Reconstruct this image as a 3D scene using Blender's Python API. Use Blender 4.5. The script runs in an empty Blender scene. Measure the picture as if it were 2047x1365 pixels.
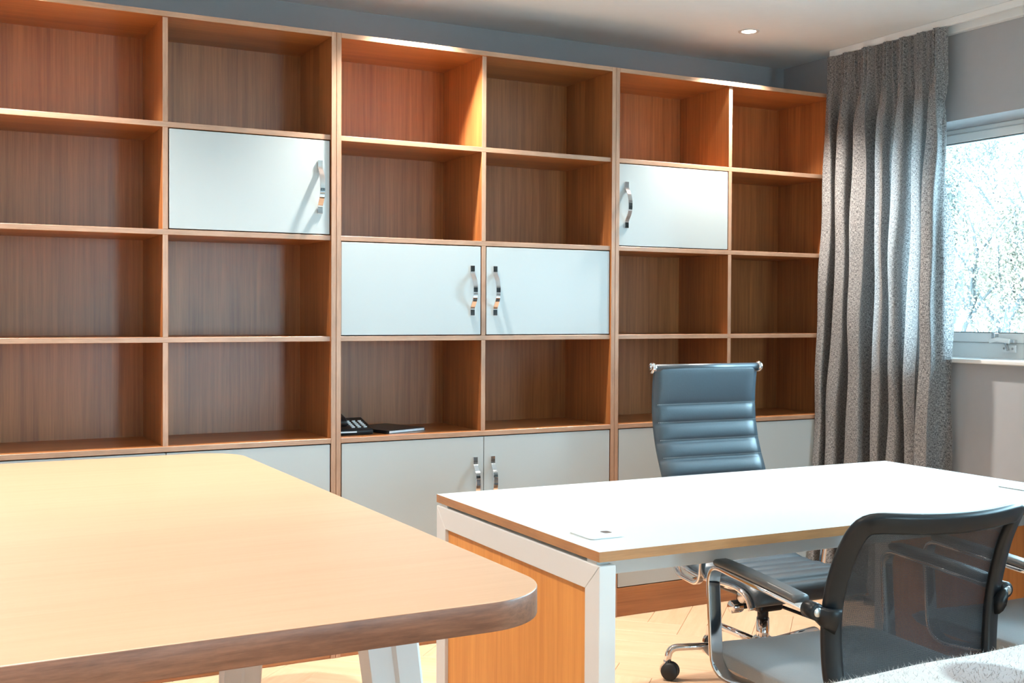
import bpy, bmesh, math, random
from mathutils import Vector, Matrix

random.seed(7)
SC = bpy.context.scene
COL = SC.collection

# ------------------------------------------------------------------ camera
IMG_W, IMG_H = 2047.0, 1365.0
F_PX, CY_PX = 2284.30, 665.75
YAW, PITCH, ROLL = 0.4911, -0.0176, 0.0046
CAM = Vector((-1.3791, -3.9188, 1.2491))
fwd = Vector((math.sin(YAW) * math.cos(PITCH), math.cos(YAW) * math.cos(PITCH), math.sin(PITCH)))
r0 = Vector((math.cos(YAW), -math.sin(YAW), 0))
u0 = r0.cross(fwd)
rgt = r0 * math.cos(ROLL) + u0 * math.sin(ROLL)
upv = -r0 * math.sin(ROLL) + u0 * math.cos(ROLL)
cd = bpy.data.cameras.new('camera')
cam = bpy.data.objects.new('camera', cd)
COL.objects.link(cam)
m = Matrix.Identity(4)
for i in range(3):
    m[i][0], m[i][1], m[i][2], m[i][3] = rgt[i], upv[i], -fwd[i], CAM[i]
cam.matrix_world = m
cd.sensor_width = 36.0
cd.sensor_fit = 'HORIZONTAL'
cd.lens = F_PX / IMG_W * 36.0
cd.shift_y = (CY_PX - IMG_H / 2) / IMG_W
cd.clip_start = 0.02
SC.camera = cam

# ------------------------------------------------------------------ world, exposure
SC.view_settings.view_transform = 'Standard'
SC.view_settings.look = 'None'
SC.view_settings.gamma = 1.0
SC.view_settings.use_curve_mapping = False
SC.view_settings.exposure = -0.18
SKY_STRENGTH = 45.0
world = bpy.data.worlds.new('sky')
SC.world = world
world.use_nodes = True
bg = world.node_tree.nodes['Background']
bg.inputs[0].default_value = (0.54, 0.82, 1.0, 1)
bg.inputs[1].default_value = SKY_STRENGTH
SC.cycles.max_bounces = 9
SC.cycles.diffuse_bounces = 5
SC.cycles.transparent_max_bounces = 16
SC.cycles.sample_clamp_indirect = 6.0
SPOT_W = 18.0
SPOT_W_FAR = 135.0                       # away from the window the lamps run brighter
SPOT_W_ROW = 230.0                      # the row washing the bookcase runs brighter
SPOT_COL = (1.0, 0.92, 0.82)

# ------------------------------------------------------------------ material helpers
def new_mat(name):
    mt = bpy.data.materials.new(name)
    mt.use_nodes = True
    nt = mt.node_tree
    b = nt.nodes['Principled BSDF']
    return mt, nt, b

def plain(name, col, rough=0.5, metal=0.0, spec=0.5, noise=0.0, nscale=40.0, bump=0.0, coat=0.0, sheen=0.0):
    mt, nt, b = new_mat(name)
    b.inputs['Base Color'].default_value = (*col, 1)
    b.inputs['Roughness'].default_value = rough
    b.inputs['Metallic'].default_value = metal
    b.inputs['Specular IOR Level'].default_value = spec
    b.inputs['Coat Weight'].default_value = coat
    if sheen:
        b.inputs['Sheen Weight'].default_value = sheen
    if noise or bump:
        tc = nt.nodes.new('ShaderNodeTexCoord')
        nz = nt.nodes.new('ShaderNodeTexNoise')
        nz.inputs['Scale'].default_value = nscale
        nz.inputs['Detail'].default_value = 4
        nt.links.new(tc.outputs['Object'], nz.inputs['Vector'])
        if noise:
            mx = nt.nodes.new('ShaderNodeMix')
            mx.data_type = 'RGBA'
            mx.inputs['A'].default_value = (*[c * (1 - noise) for c in col], 1)
            mx.inputs['B'].default_value = (*[min(1, c * (1 + noise)) for c in col], 1)
            nt.links.new(nz.outputs['Fac'], mx.inputs['Factor'])
            nt.links.new(mx.outputs['Result'], b.inputs['Base Color'])
        if bump:
            bp = nt.nodes.new('ShaderNodeBump')
            bp.inputs['Strength'].default_value = bump
            bp.inputs['Distance'].default_value = 0.002
            nt.links.new(nz.outputs['Fac'], bp.inputs['Height'])
            nt.links.new(bp.outputs['Normal'], b.inputs['Normal'])
    return mt

def wood(name, axis, light, dark, rough=0.45, fine=90.0, coarse=9.0, along=1.2, contrast=1.0, per_object=False, spec=0.5):
    """Oak with grain running along one axis (0 x, 1 y, 2 z) of the thing's own coordinates."""
    mt, nt, b = new_mat(name)
    tc = nt.nodes.new('ShaderNodeTexCoord')
    src = tc.outputs['Object']
    if per_object:
        oi = nt.nodes.new('ShaderNodeObjectInfo')
        ad = nt.nodes.new('ShaderNodeVectorMath')
        ad.operation = 'MULTIPLY_ADD'
        cb = nt.nodes.new('ShaderNodeCombineXYZ')
        for k in range(3):
            nt.links.new(oi.outputs['Random'], cb.inputs[k])
        ad.inputs[1].default_value = (37, 53, 29)
        nt.links.new(cb.outputs[0], ad.inputs[0])
        nt.links.new(tc.outputs['Object'], ad.inputs[2])
        src = ad.outputs[0]
    def stretched(sc, al, detail, dist):
        mp = nt.nodes.new('ShaderNodeMapping')
        s = [sc, sc, sc]
        s[axis] = al
        mp.inputs['Scale'].default_value = s
        nt.links.new(src, mp.inputs['Vector'])
        nz = nt.nodes.new('ShaderNodeTexNoise')
        nz.inputs['Scale'].default_value = 1.0
        nz.inputs['Detail'].default_value = detail
        nz.inputs['Roughness'].default_value = 0.6
        nz.inputs['Distortion'].default_value = dist
        nt.links.new(mp.outputs[0], nz.inputs['Vector'])
        return nz.outputs['Fac']
    broad = stretched(coarse, along * 0.6, 3, 0.6)
    grain = stretched(fine, along * 1.6, 4, 0.15)
    pores = stretched(fine * 3.2, along * 9, 2, 0.0)
    def math_node(op, a, bv):
        n = nt.nodes.new('ShaderNodeMath')
        n.operation = op
        for i, v in enumerate((a, bv)):
            if isinstance(v, (int, float)):
                n.inputs[i].default_value = v
            else:
                nt.links.new(v, n.inputs[i])
        return n.outputs[0]
    fac = math_node('ADD', math_node('MULTIPLY', broad, 0.40), math_node('MULTIPLY', grain, 0.45))
    fac = math_node('ADD', fac, math_node('MULTIPLY', pores, 0.15))
    rp = nt.nodes.new('ShaderNodeMapRange')
    rp.inputs['From Min'].default_value = 0.5 - 0.17 / contrast
    rp.inputs['From Max'].default_value = 0.5 + 0.15 / contrast
    nt.links.new(fac, rp.inputs['Value'])
    mx = nt.nodes.new('ShaderNodeMix')
    mx.data_type = 'RGBA'
    mx.inputs['A'].default_value = (*dark, 1)
    mx.inputs['B'].default_value = (*light, 1)
    nt.links.new(rp.outputs[0], mx.inputs['Factor'])
    nt.links.new(mx.outputs['Result'], b.inputs['Base Color'])
    b.inputs['Roughness'].default_value = rough
    b.inputs['Specular IOR Level'].default_value = spec
    bp = nt.nodes.new('ShaderNodeBump')
    bp.inputs['Strength'].default_value = 0.12
    bp.inputs['Distance'].default_value = 0.001
    nt.links.new(grain, bp.inputs['Height'])
    nt.links.new(bp.outputs['Normal'], b.inputs['Normal'])
    return mt

M = {}
OAK_L, OAK_D = (0.46, 0.178, 0.054), (0.215, 0.070, 0.020)
M['oak_z'] = wood('oak_upright', 2, OAK_L, OAK_D, 0.36, spec=0.75, contrast=1.2)
M['oak_x'] = wood('oak_lengthwise', 0, OAK_L, OAK_D, 0.36, spec=0.75)
DSK_L, DSK_D = (0.78, 0.34, 0.085), (0.58, 0.215, 0.045)
M['oak_lit_edge_x'] = wood('oak_lit_front_lengthwise', 0, (0.52, 0.315, 0.205), (0.30, 0.165, 0.10), 0.36, fine=200, along=6, spec=0.7)  # stronger light on the front edges, put into a paler oak
M['oak_lit_edge_z'] = wood('oak_lit_front_upright', 2, (0.52, 0.315, 0.205), (0.30, 0.165, 0.10), 0.36, fine=200, along=6, spec=0.7)
M['desk_oak_z'] = wood('desk_oak_upright', 2, DSK_L, DSK_D, 0.45, fine=70)
EDG_L, EDG_D = (0.50, 0.232, 0.082), (0.28, 0.115, 0.038)
M['desk_oak_x'] = wood('desk_oak_lengthwise', 0, EDG_L, EDG_D, 0.34, fine=160, along=5, spec=0.8)
M['desk_oak_y'] = wood('desk_oak_crosswise', 1, EDG_L, EDG_D, 0.34, fine=160, along=5, spec=0.8)
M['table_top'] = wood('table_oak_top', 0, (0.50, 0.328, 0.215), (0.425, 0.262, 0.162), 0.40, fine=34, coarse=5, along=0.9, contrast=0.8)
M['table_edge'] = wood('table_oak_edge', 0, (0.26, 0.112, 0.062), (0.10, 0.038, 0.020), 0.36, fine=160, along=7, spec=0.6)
M['floor_plank'] = wood('floor_oak', 1, (0.80, 0.54, 0.36), (0.62, 0.37, 0.215), 0.42, fine=45, coarse=8, along=1.8, contrast=0.8, per_object=True)
M['floor_base'] = plain('floor_screed', (0.30, 0.19, 0.11), 0.7, noise=0.2)
M['door'] = plain('door_lacquer', (0.455, 0.505, 0.515), 0.40, noise=0.015, nscale=6)
M['white_laminate'] = plain('white_laminate', (0.55, 0.60, 0.61), 0.42, noise=0.01, nscale=8)
M['white_steel'] = plain('white_steel', (0.68, 0.68, 0.675), 0.38, noise=0.01, nscale=30)
M['wall'] = plain('grey_wall_paint', (0.395, 0.405, 0.425), 0.85, noise=0.03, nscale=25, bump=0.08)
M['wall_pale'] = plain('pale_wall_paint', (0.46, 0.48, 0.50), 0.85, noise=0.03, nscale=25, bump=0.08)
M['ceiling'] = plain('ceiling_paint', (0.82, 0.89, 0.93), 0.9, noise=0.02, nscale=20, bump=0.05)
M['upvc'] = plain('white_window_plastic', (0.90, 0.92, 0.92), 0.3, noise=0.01)
M['sill_paint'] = plain('white_sill_paint', (0.80, 0.80, 0.79), 0.4, noise=0.01)
M['chrome'] = plain('polished_chrome', (0.80, 0.80, 0.82), 0.07, metal=1.0, noise=0.02, nscale=50)
M['satin'] = plain('satin_steel', (0.60, 0.61, 0.62), 0.25, metal=1.0, noise=0.02, nscale=50)
M['black_plastic'] = plain('black_plastic', (0.008, 0.010, 0.013), 0.34, noise=0.1, nscale=60, spec=0.35)
M['rubber'] = plain('black_rubber', (0.014, 0.014, 0.015), 0.55, noise=0.1, nscale=60)
M['leather'] = plain('black_leather', (0.021, 0.044, 0.064), 0.43, noise=0.15, nscale=160, bump=0.10, spec=1.0)
M['thread'] = plain('pale_thread', (0.34, 0.38, 0.40), 0.7, noise=0.1)
M['seat_fabric'] = plain('grey_seat_fabric', (0.27, 0.285, 0.295), 0.8, noise=0.12, nscale=420, bump=0.15, sheen=0.3)
M['pad'] = plain('charcoal_arm_pad', (0.10, 0.105, 0.11), 0.35, noise=0.05, nscale=80)
M['key_white'] = plain('phone_key', (0.75, 0.76, 0.76), 0.4, noise=0.02)
M['silver'] = plain('silver_trim', (0.72, 0.73, 0.74), 0.3, metal=0.6, noise=0.02)
M['bark'] = plain('grey_bark', (0.07, 0.07, 0.07), 0.9, noise=0.3, nscale=20)
M['pale_ground'] = plain('pale_bounce_ground', (0.34, 0.33, 0.31), 0.9, noise=0.2, nscale=3)

# fabrics that need their own graphs
def curtain_mat():
    mt, nt, b = new_mat('grey_linen_curtain')
    tc = nt.nodes.new('ShaderNodeTexCoord')
    def nz(scale, vec, det):
        mp = nt.nodes.new('ShaderNodeMapping')
        mp.inputs['Scale'].default_value = vec
        nt.links.new(tc.outputs['UV'], mp.inputs['Vector'])
        n = nt.nodes.new('ShaderNodeTexNoise')
        n.inputs['Scale'].default_value = scale
        n.inputs['Detail'].default_value = det
        nt.links.new(mp.outputs[0], n.inputs['Vector'])
        return n.outputs['Fac']
    a = nz(1.0, (90, 700, 1), 3)      # cross threads
    c = nz(1.0, (700, 90, 1), 3)      # long threads
    d = nz(1.0, (380, 380, 1), 4)
    ad = nt.nodes.new('ShaderNodeMath'); ad.operation = 'ADD'
    nt.links.new(a, ad.inputs[0]); nt.links.new(c, ad.inputs[1])
    ad2 = nt.nodes.new('ShaderNodeMath'); ad2.operation = 'ADD'
    nt.links.new(ad.outputs[0], ad2.inputs[0]); nt.links.new(d, ad2.inputs[1])
    mr = nt.nodes.new('ShaderNodeMapRange')
    mr.inputs['From Min'].default_value = 1.36
    mr.inputs['From Max'].default_value = 1.66
    nt.links.new(ad2.outputs[0], mr.inputs['Value'])
    mx = nt.nodes.new('ShaderNodeMix'); mx.data_type = 'RGBA'
    mx.inputs['A'].default_value = (0.11, 0.108, 0.112, 1)
    mx.inputs['B'].default_value = (0.57, 0.555, 0.55, 1)
    nt.links.new(mr.outputs[0], mx.inputs['Factor'])
    nt.links.new(mx.outputs['Result'], b.inputs['Base Color'])
    b.inputs['Roughness'].default_value = 0.9
    b.inputs['Specular IOR Level'].default_value = 0.15
    bp = nt.nodes.new('ShaderNodeBump')
    bp.inputs['Strength'].default_value = 0.25
    bp.inputs['Distance'].default_value = 0.001
    nt.links.new(ad2.outputs[0], bp.inputs['Height'])
    nt.links.new(bp.outputs['Normal'], b.inputs['Normal'])
    tr = nt.nodes.new('ShaderNodeBsdfTranslucent')
    nt.links.new(mx.outputs['Result'], tr.inputs['Color'])
    mix = nt.nodes.new('ShaderNodeMixShader')
    mix.inputs[0].default_value = 0.42
    nt.links.new(b.outputs[0], mix.inputs[1])
    nt.links.new(tr.outputs[0], mix.inputs[2])
    nt.links.new(mix.outputs[0], nt.nodes['Material Output'].inputs[0])
    return mt
M['curtain'] = curtain_mat()

def mesh_fabric():
    mt, nt, b = new_mat('black_mesh_fabric')
    tc = nt.nodes.new('ShaderNodeTexCoord')
    mp = nt.nodes.new('ShaderNodeMapping')
    mp.inputs['Scale'].default_value = (420, 420, 1)
    nt.links.new(tc.outputs['UV'], mp.inputs['Vector'])
    vr = nt.nodes.new('ShaderNodeTexVoronoi')
    vr.inputs['Scale'].default_value = 1.0
    vr.inputs['Randomness'].default_value = 0.15
    nt.links.new(mp.outputs[0], vr.inputs['Vector'])
    mr = nt.nodes.new('ShaderNodeMapRange')
    mr.inputs['From Min'].default_value = 0.30
    mr.inputs['From Max'].default_value = 0.42
    mr.inputs['To Min'].default_value = 0.74
    mr.inputs['To Max'].default_value = 1.0
    nt.links.new(vr.outputs['Distance'], mr.inputs['Value'])
    b.inputs['Base Color'].default_value = (0.010, 0.016, 0.024, 1)
    b.inputs['Roughness'].default_value = 0.5
    tp = nt.nodes.new('ShaderNodeBsdfTransparent')
    mix = nt.nodes.new('ShaderNodeMixShader')
    nt.links.new(mr.outputs[0], mix.inputs[0])
    nt.links.new(tp.outputs[0], mix.inputs[1])
    nt.links.new(b.outputs[0], mix.inputs[2])
    nt.links.new(mix.outputs[0], nt.nodes['Material Output'].inputs[0])
    return mt
M['mesh'] = mesh_fabric()

def glass_mat():
    mt, nt, b = new_mat('window_glass')
    nt.nodes.remove(b)
    tp = nt.nodes.new('ShaderNodeBsdfTransparent')
    tp.inputs[0].default_value = (0.93, 0.97, 0.97, 1)
    gl = nt.nodes.new('ShaderNodeBsdfGlossy')
    gl.inputs['Roughness'].default_value = 0.02
    fr = nt.nodes.new('ShaderNodeFresnel')
    fr.inputs['IOR'].default_value = 1.45
    mix = nt.nodes.new('ShaderNodeMixShader')
    nt.links.new(fr.outputs[0], mix.inputs[0])
    nt.links.new(tp.outputs[0], mix.inputs[1])
    nt.links.new(gl.outputs[0], mix.inputs[2])
    nt.links.new(mix.outputs[0], nt.nodes['Material Output'].inputs[0])
    return mt
M['glass'] = glass_mat()

def emit_mat(name, col, s):
    mt, nt, b = new_mat(name)
    b.inputs['Base Color'].default_value = (*col, 1)
    b.inputs['Emission Color'].default_value = (*col, 1)
    b.inputs['Emission Strength'].default_value = s
    return mt
M['lamp_lens'] = emit_mat('lit_lamp_lens', (1.0, 0.93, 0.82), 14.0)

def hide_mat():
    mt, nt, b = new_mat('cream_cowhide')
    tc = nt.nodes.new('ShaderNodeTexCoord')
    n1 = nt.nodes.new('ShaderNodeTexNoise')
    n1.inputs['Scale'].default_value = 3.1
    n1.inputs['Detail'].default_value = 2
    nt.links.new(tc.outputs['Object'], n1.inputs['Vector'])
    mp = nt.nodes.new('ShaderNodeMapping')
    mp.inputs['Scale'].default_value = (300, 60, 300)
    nt.links.new(tc.outputs['Object'], mp.inputs['Vector'])
    n2 = nt.nodes.new('ShaderNodeTexNoise')
    n2.inputs['Scale'].default_value = 1.0
    nt.links.new(mp.outputs[0], n2.inputs['Vector'])
    # one brown patch with a soft hairy border
    sp = nt.nodes.new('ShaderNodeVectorMath'); sp.operation = 'DISTANCE'
    sp.inputs[1].default_value = (0.120, -0.045, 0.800)
    nt.links.new(tc.outputs['Object'], sp.inputs[0])
    ad = nt.nodes.new('ShaderNodeMath'); ad.operation = 'MULTIPLY_ADD'
    ad.inputs[1].default_value = 0.05; ad.inputs[2].default_value = -0.025
    nt.links.new(n1.outputs['Fac'], ad.inputs[0])
    sm = nt.nodes.new('ShaderNodeMath'); sm.operation = 'ADD'
    nt.links.new(sp.outputs['Value'], sm.inputs[0]); nt.links.new(ad.outputs[0], sm.inputs[1])
    mr = nt.nodes.new('ShaderNodeMapRange')
    mr.inputs['From Min'].default_value = 0.056
    mr.inputs['From Max'].default_value = 0.068
    nt.links.new(sm.outputs[0], mr.inputs['Value'])
    cr = nt.nodes.new('ShaderNodeMix'); cr.data_type = 'RGBA'
    cr.inputs['A'].default_value = (0.31, 0.31, 0.295, 1)
    cr.inputs['B'].default_value = (0.42, 0.42, 0.41, 1)
    nt.links.new(n2.outputs['Fac'], cr.inputs['Factor'])
    mx = nt.nodes.new('ShaderNodeMix'); mx.data_type = 'RGBA'
    mx.inputs['A'].default_value = (0.13, 0.08, 0.06, 1)
    nt.links.new(cr.outputs['Result'], mx.inputs['B'])
    nt.links.new(mr.outputs[0], mx.inputs['Factor'])
    nt.links.new(mx.outputs['Result'], b.inputs['Base Color'])
    b.inputs['Roughness'].default_value = 0.75
    b.inputs['Sheen Weight'].default_value = 0.3
    bp = nt.nodes.new('ShaderNodeBump')
    bp.inputs['Strength'].default_value = 0.25
    bp.inputs['Distance'].default_value = 0.001
    nt.links.new(n2.outputs['Fac'], bp.inputs['Height'])
    nt.links.new(bp.outputs['Normal'], b.inputs['Normal'])
    return mt
M['hide'] = hide_mat()

def leaf_mat(name, a, c):
    mt, nt, b = new_mat(name)
    tc = nt.nodes.new('ShaderNodeTexCoord')
    n1 = nt.nodes.new('ShaderNodeTexNoise')
    n1.inputs['Scale'].default_value = 2.2
    n1.inputs['Detail'].default_value = 6
    nt.links.new(tc.outputs['Object'], n1.inputs['Vector'])
    mr = nt.nodes.new('ShaderNodeMapRange')
    mr.inputs['From Min'].default_value = 0.35
    mr.inputs['From Max'].default_value = 0.65
    nt.links.new(n1.outputs['Fac'], mr.inputs['Value'])
    mx = nt.nodes.new('ShaderNodeMix'); mx.data_type = 'RGBA'
    mx.inputs['A'].default_value = (*a, 1)
    mx.inputs['B'].default_value = (*c, 1)
    nt.links.new(mr.outputs[0], mx.inputs['Factor'])
    nt.links.new(mx.outputs['Result'], b.inputs['Base Color'])
    b.inputs['Roughness'].default_value = 0.6
    return mt
M['leaf_autumn'] = leaf_mat('pale_autumn_leaves', (0.10, 0.085, 0.062), (0.30, 0.235, 0.165))
M['leaf_green'] = leaf_mat('dark_green_leaves', (0.045, 0.048, 0.040), (0.13, 0.125, 0.095))

# ------------------------------------------------------------------ mesh helpers
class MB:
    def __init__(self):
        self.v, self.f, self.mi, self.sm, self.uv = [], [], [], [], {}
    def add(self, vs, fs, mat=0, smooth=False):
        o = len(self.v)
        self.v += [tuple(p) for p in vs]
        for f in fs:
            self.f.append(tuple(o + i for i in f))
            self.mi.append(mat)
            self.sm.append(smooth)
        return self
    def box(self, x0, x1, y0, y1, z0, z1, mat=0):
        vs = [(x, y, z) for x in (x0, x1) for y in (y0, y1) for z in (z0, z1)]
        fs = [(0, 1, 3, 2), (4, 6, 7, 5), (0, 4, 5, 1), (2, 3, 7, 6), (0, 2, 6, 4), (1, 5, 7, 3)]
        return self.add(vs, fs, mat)
    def prism(self, poly, z0, z1, mat_side=0, mat_top=0, mat_bot=0, smooth_side=False):
        n = len(poly)
        vs = [(x, y, z0) for x, y in poly] + [(x, y, z1) for x, y in poly]
        self.add(vs, [tuple(range(n - 1, -1, -1))], mat_bot)
        o = len(self.v) - 2 * n
        self.f.append(tuple(o + n + i for i in range(n))); self.mi.append(mat_top); self.sm.append(False)
        for i in range(n):
            j = (i + 1) % n
            self.f.append((o + i, o + j, o + n + j, o + n + i)); self.mi.append(mat_side); self.sm.append(smooth_side)
        return self
    def sweep(self, pts, section, up=(0, 0, 1), caps=True, mat=0, smooth=True, scales=None, closed=False):
        """Section points (a, b) are laid out on the side and up vectors of each point of the path."""
        pts = [Vector(p) for p in pts]
        n, k = len(pts), len(section)
        up = Vector(up)
        vs = []
        side_prev = None
        for i, p in enumerate(pts):
            if closed:
                t = pts[(i + 1) % n] - pts[i - 1]
            else:
                t = pts[min(i + 1, n - 1)] - pts[max(i - 1, 0)]
            t.normalize()
            s = t.cross(up)
            if s.length < 1e-3:
                s = side_prev.copy() if side_prev else t.cross(Vector((1, 0, 0)))
            if side_prev is not None and s.dot(side_prev) < 0:
                s = -s
            s = (s - t * s.dot(t)).normalized()
            side_prev = s
            u = s.cross(t).normalized()
            sc = scales[i] if scales else 1.0
            vs += [p + s * a * sc + u * b * sc for a, b in section]
        fs = []
        for i in range(n if closed else n - 1):
            i2 = (i + 1) % n
            for j in range(k):
                j2 = (j + 1) % k
                fs.append((i * k + j, i * k + j2, i2 * k + j2, i2 * k + j))
        if caps and not closed:
            fs.append(tuple(range(k - 1, -1, -1)))
            fs.append(tuple((n - 1) * k + j for j in range(k)))
        return self.add(vs, fs, mat, smooth)
    def tube(self, pts, r, n=10, up=(0, 0, 1), mat=0, scales=None, caps=True):
        sec = [(r * math.cos(2 * math.pi * i / n), r * math.sin(2 * math.pi * i / n)) for i in range(n)]
        return self.sweep(pts, sec, up, caps, mat, True, scales)
    def lathe(self, prof, n=24, org=(0, 0, 0), axis='z', mat=0, smooth=True):
        vs, fs = [], []
        k = len(prof)
        for i in range(n):
            a = 2 * math.pi * i / n
            for r, h in prof:
                c, s = r * math.cos(a), r * math.sin(a)
                q = {'z': (c, s, h), 'x': (h, c, s), 'y': (s, h, c)}[axis]
                vs.append((q[0] + org[0], q[1] + org[1], q[2] + org[2]))
        for i in range(n):
            i2 = (i + 1) % n
            for j in range(k - 1):
                fs.append((i * k + j, i2 * k + j, i2 * k + j + 1, i * k + j + 1))
        fs.append(tuple(i * k for i in range(n - 1, -1, -1)))
        fs.append(tuple(i * k + k - 1 for i in range(n)))
        return self.add(vs, fs, mat, smooth)
    def build(self, name, mats, parent=None, bevel=0.0, seg=2, sub=0, autosmooth=True):
        me = bpy.data.meshes.new(name)
        me.from_pydata(self.v, [], self.f)
        for mt in (mats if isinstance(mats, (list, tuple)) else [mats]):
            me.materials.append(mt)
        me.polygons.foreach_set('material_index', self.mi)
        me.polygons.foreach_set('use_smooth', self.sm)
        bm = bmesh.new(); bm.from_mesh(me)
        bmesh.ops.recalc_face_normals(bm, faces=bm.faces)
        bm.to_mesh(me); bm.free()
        me.update()
        o = bpy.data.objects.new(name, me)
        COL.objects.link(o)
        if parent:
            o.parent = parent
        if bevel:
            md = o.modifiers.new('bevel', 'BEVEL')
            md.width = bevel; md.segments = seg; md.limit_method = 'ANGLE'; md.angle_limit = math.radians(50)
        if sub:
            md = o.modifiers.new('subdivision', 'SUBSURF')
            md.levels = sub; md.render_levels = sub
        return o

def rect_sec(w, h):
    return [(-w / 2, -h / 2), (w / 2, -h / 2), (w / 2, h / 2), (-w / 2, h / 2)]

def round_sec(w, h, r, n=3):
    out = []
    for cx, cy, a0 in ((w/2-r, h/2-r, 0), (-w/2+r, h/2-r, 90), (-w/2+r, -h/2+r, 180), (w/2-r, -h/2+r, 270)):
        for i in range(n + 1):
            a = math.radians(a0 + 90 * i / n)
            out.append((cx + r * math.cos(a), cy + r * math.sin(a)))
    return out

def round_rect(x0, x1, y0, y1, r, n=6):
    return [((x0 + x1) / 2 + a, (y0 + y1) / 2 + b) for a, b in round_sec(x1 - x0, y1 - y0, r, n)]

def catmull(pts, n=6):
    pts = [Vector(p) for p in pts]
    out = []
    for i in range(len(pts) - 1):
        p0, p1, p2, p3 = pts[max(i-1, 0)], pts[i], pts[i+1], pts[min(i+2, len(pts)-1)]
        for j in range(n):
            t = j / n
            out.append(0.5 * ((2*p1) + (p2-p0)*t + (2*p0-5*p1+4*p2-p3)*t*t + (3*p1-p0-3*p2+p3)*t**3))
    out.append(pts[-1])
    return out

def fillet(pts, r, n=5):
    """A polyline with its inner corners rounded."""
    pts = [Vector(p) for p in pts]
    out = [pts[0]]
    for i in range(1, len(pts) - 1):
        a, b, c = pts[i-1], pts[i], pts[i+1]
        d1, d2 = (a - b), (c - b)
        rr = min(r, d1.length * 0.49, d2.length * 0.49)
        p1, p2 = b + d1.normalized() * rr, b + d2.normalized() * rr
        for j in range(n + 1):
            t = j / n
            out.append((1-t)**2 * p1 + 2*t*(1-t) * b + t*t * p2)
    out.append(pts[-1])
    return out

def tag(o, label=None, cat=None, group=None, kind=None):
    if label: o['label'] = label
    if cat: o['category'] = cat
    if group: o['group'] = group
    if kind: o['kind'] = kind
    return o

def empty(name, loc=(0, 0, 0), rz=0.0):
    o = bpy.data.objects.new(name, None)
    o.empty_display_size = 0.1
    COL.objects.link(o)
    o.location = loc
    o.rotation_euler = (0, 0, rz)
    return o

def copy_tree(o, parent=None):
    c = o.copy()
    COL.objects.link(c)
    c.parent = parent
    for ch in list(o.children):
        copy_tree(ch, c)
    return c

# ------------------------------------------------------------------ room shell
XW, YB, ZC = 2.43, 0.40, 2.445       # window wall, back wall, ceiling
XL, YF = -4.2, -9.0
WY0, WY1, WZ0, WZ1 = -4.90, -0.27, 1.055, 2.045   # window opening
GY0, GY1, GZ0, GZ1 = -8.60, -5.20, 0.08, 2.20      # added glazing, unseen behind the viewer, for sheen on the low shelves
WALL_T = 0.30

tag(MB().box(XL, XW + WALL_T, YB, YB + 0.2, 0, ZC).build('wall_back', M['wall']), kind='structure')
tag(MB().box(XL - 0.2, XL, YF, YB + 0.2, 0, ZC).build('wall_left', M['wall_pale']), kind='structure')
HX0, HX1, HZ0, HZ1 = 1.35, 2.25, 0.08, 2.20      # added end glazing, unseen, sized for the cool sheen in the cells
wf = MB()
wf.box(XL - 0.2, HX0, YF - 0.2, YF, 0, ZC)
wf.box(HX1, XW + WALL_T, YF - 0.2, YF, 0, ZC)
wf.box(HX0, HX1, YF - 0.2, YF, 0, HZ0)
wf.box(HX0, HX1, YF - 0.2, YF, HZ1, ZC)
tag(wf.build('wall_front', M['wall_pale']), kind='structure')
wr = MB()
wr.box(XW, XW + WALL_T, YF, GY0, 0, ZC)
wr.box(XW, XW + WALL_T, GY1, WY0, 0, ZC)
wr.box(XW, XW + WALL_T, GY0, GY1, 0, GZ0)
wr.box(XW, XW + WALL_T, GY0, GY1, GZ1, ZC)
wr.box(XW, XW + WALL_T, WY1, YB, 0, ZC)
wr.box(XW, XW + WALL_T, WY0, WY1, 0, WZ0)
wr.box(XW, XW + WALL_T, WY0, WY1, WZ1, ZC)
tag(wr.build('wall_right', M['wall']), kind='structure')
tag(MB().box(XL - 0.2, XW + WALL_T, YF - 0.2, YB + 0.2, ZC, ZC + 0.2).build('ceiling', M['ceiling']), kind='structure')

# floor: herringbone planks over a screed
floor = tag(empty('floor'), kind='structure')
MB().box(XL - 0.2, XW + WALL_T, YF - 0.2, YB + 0.2, -0.12, -0.006).build('screed', M['floor_base'], floor)
PW, PL = 0.14, 0.70
def plank_mb():
    g = 0.0006
    return MB().box(-PW/2 + g, PW/2 - g, -PL/2 + g, PL/2 - g, -0.006, 0.0)
proto_plank = None
far_bm = MB()
s2 = math.sqrt(0.5)
def herring():
    """Centres and angles of herringbone planks laid at 45 degrees to the walls."""
    out = []
    for i in range(-34, 35):
        for j in range(-12, 13):
            for kind in (0, 1):
                # herringbone lattice: steps (PW, PW) and (PL, -PL)
                bx, by = i * PW + j * PL, i * PW - j * PL
                if kind == 0:
                    cx, cy, rot = bx + PL / 2, by + PW / 2, math.pi / 2
                else:
                    cx, cy, rot = bx + PW / 2, by + PW + PL / 2, 0.0
                wx, wy = (cx - cy) * s2, (cx + cy) * s2
                out.append((wx - 0.6, wy - 2.0, rot + math.pi / 4))
    return out
n_pl = 0
cells = sorted(herring(), key=lambda c: (c[0] - 0.7) ** 2 + (c[1] + 0.8) ** 2)
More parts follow.
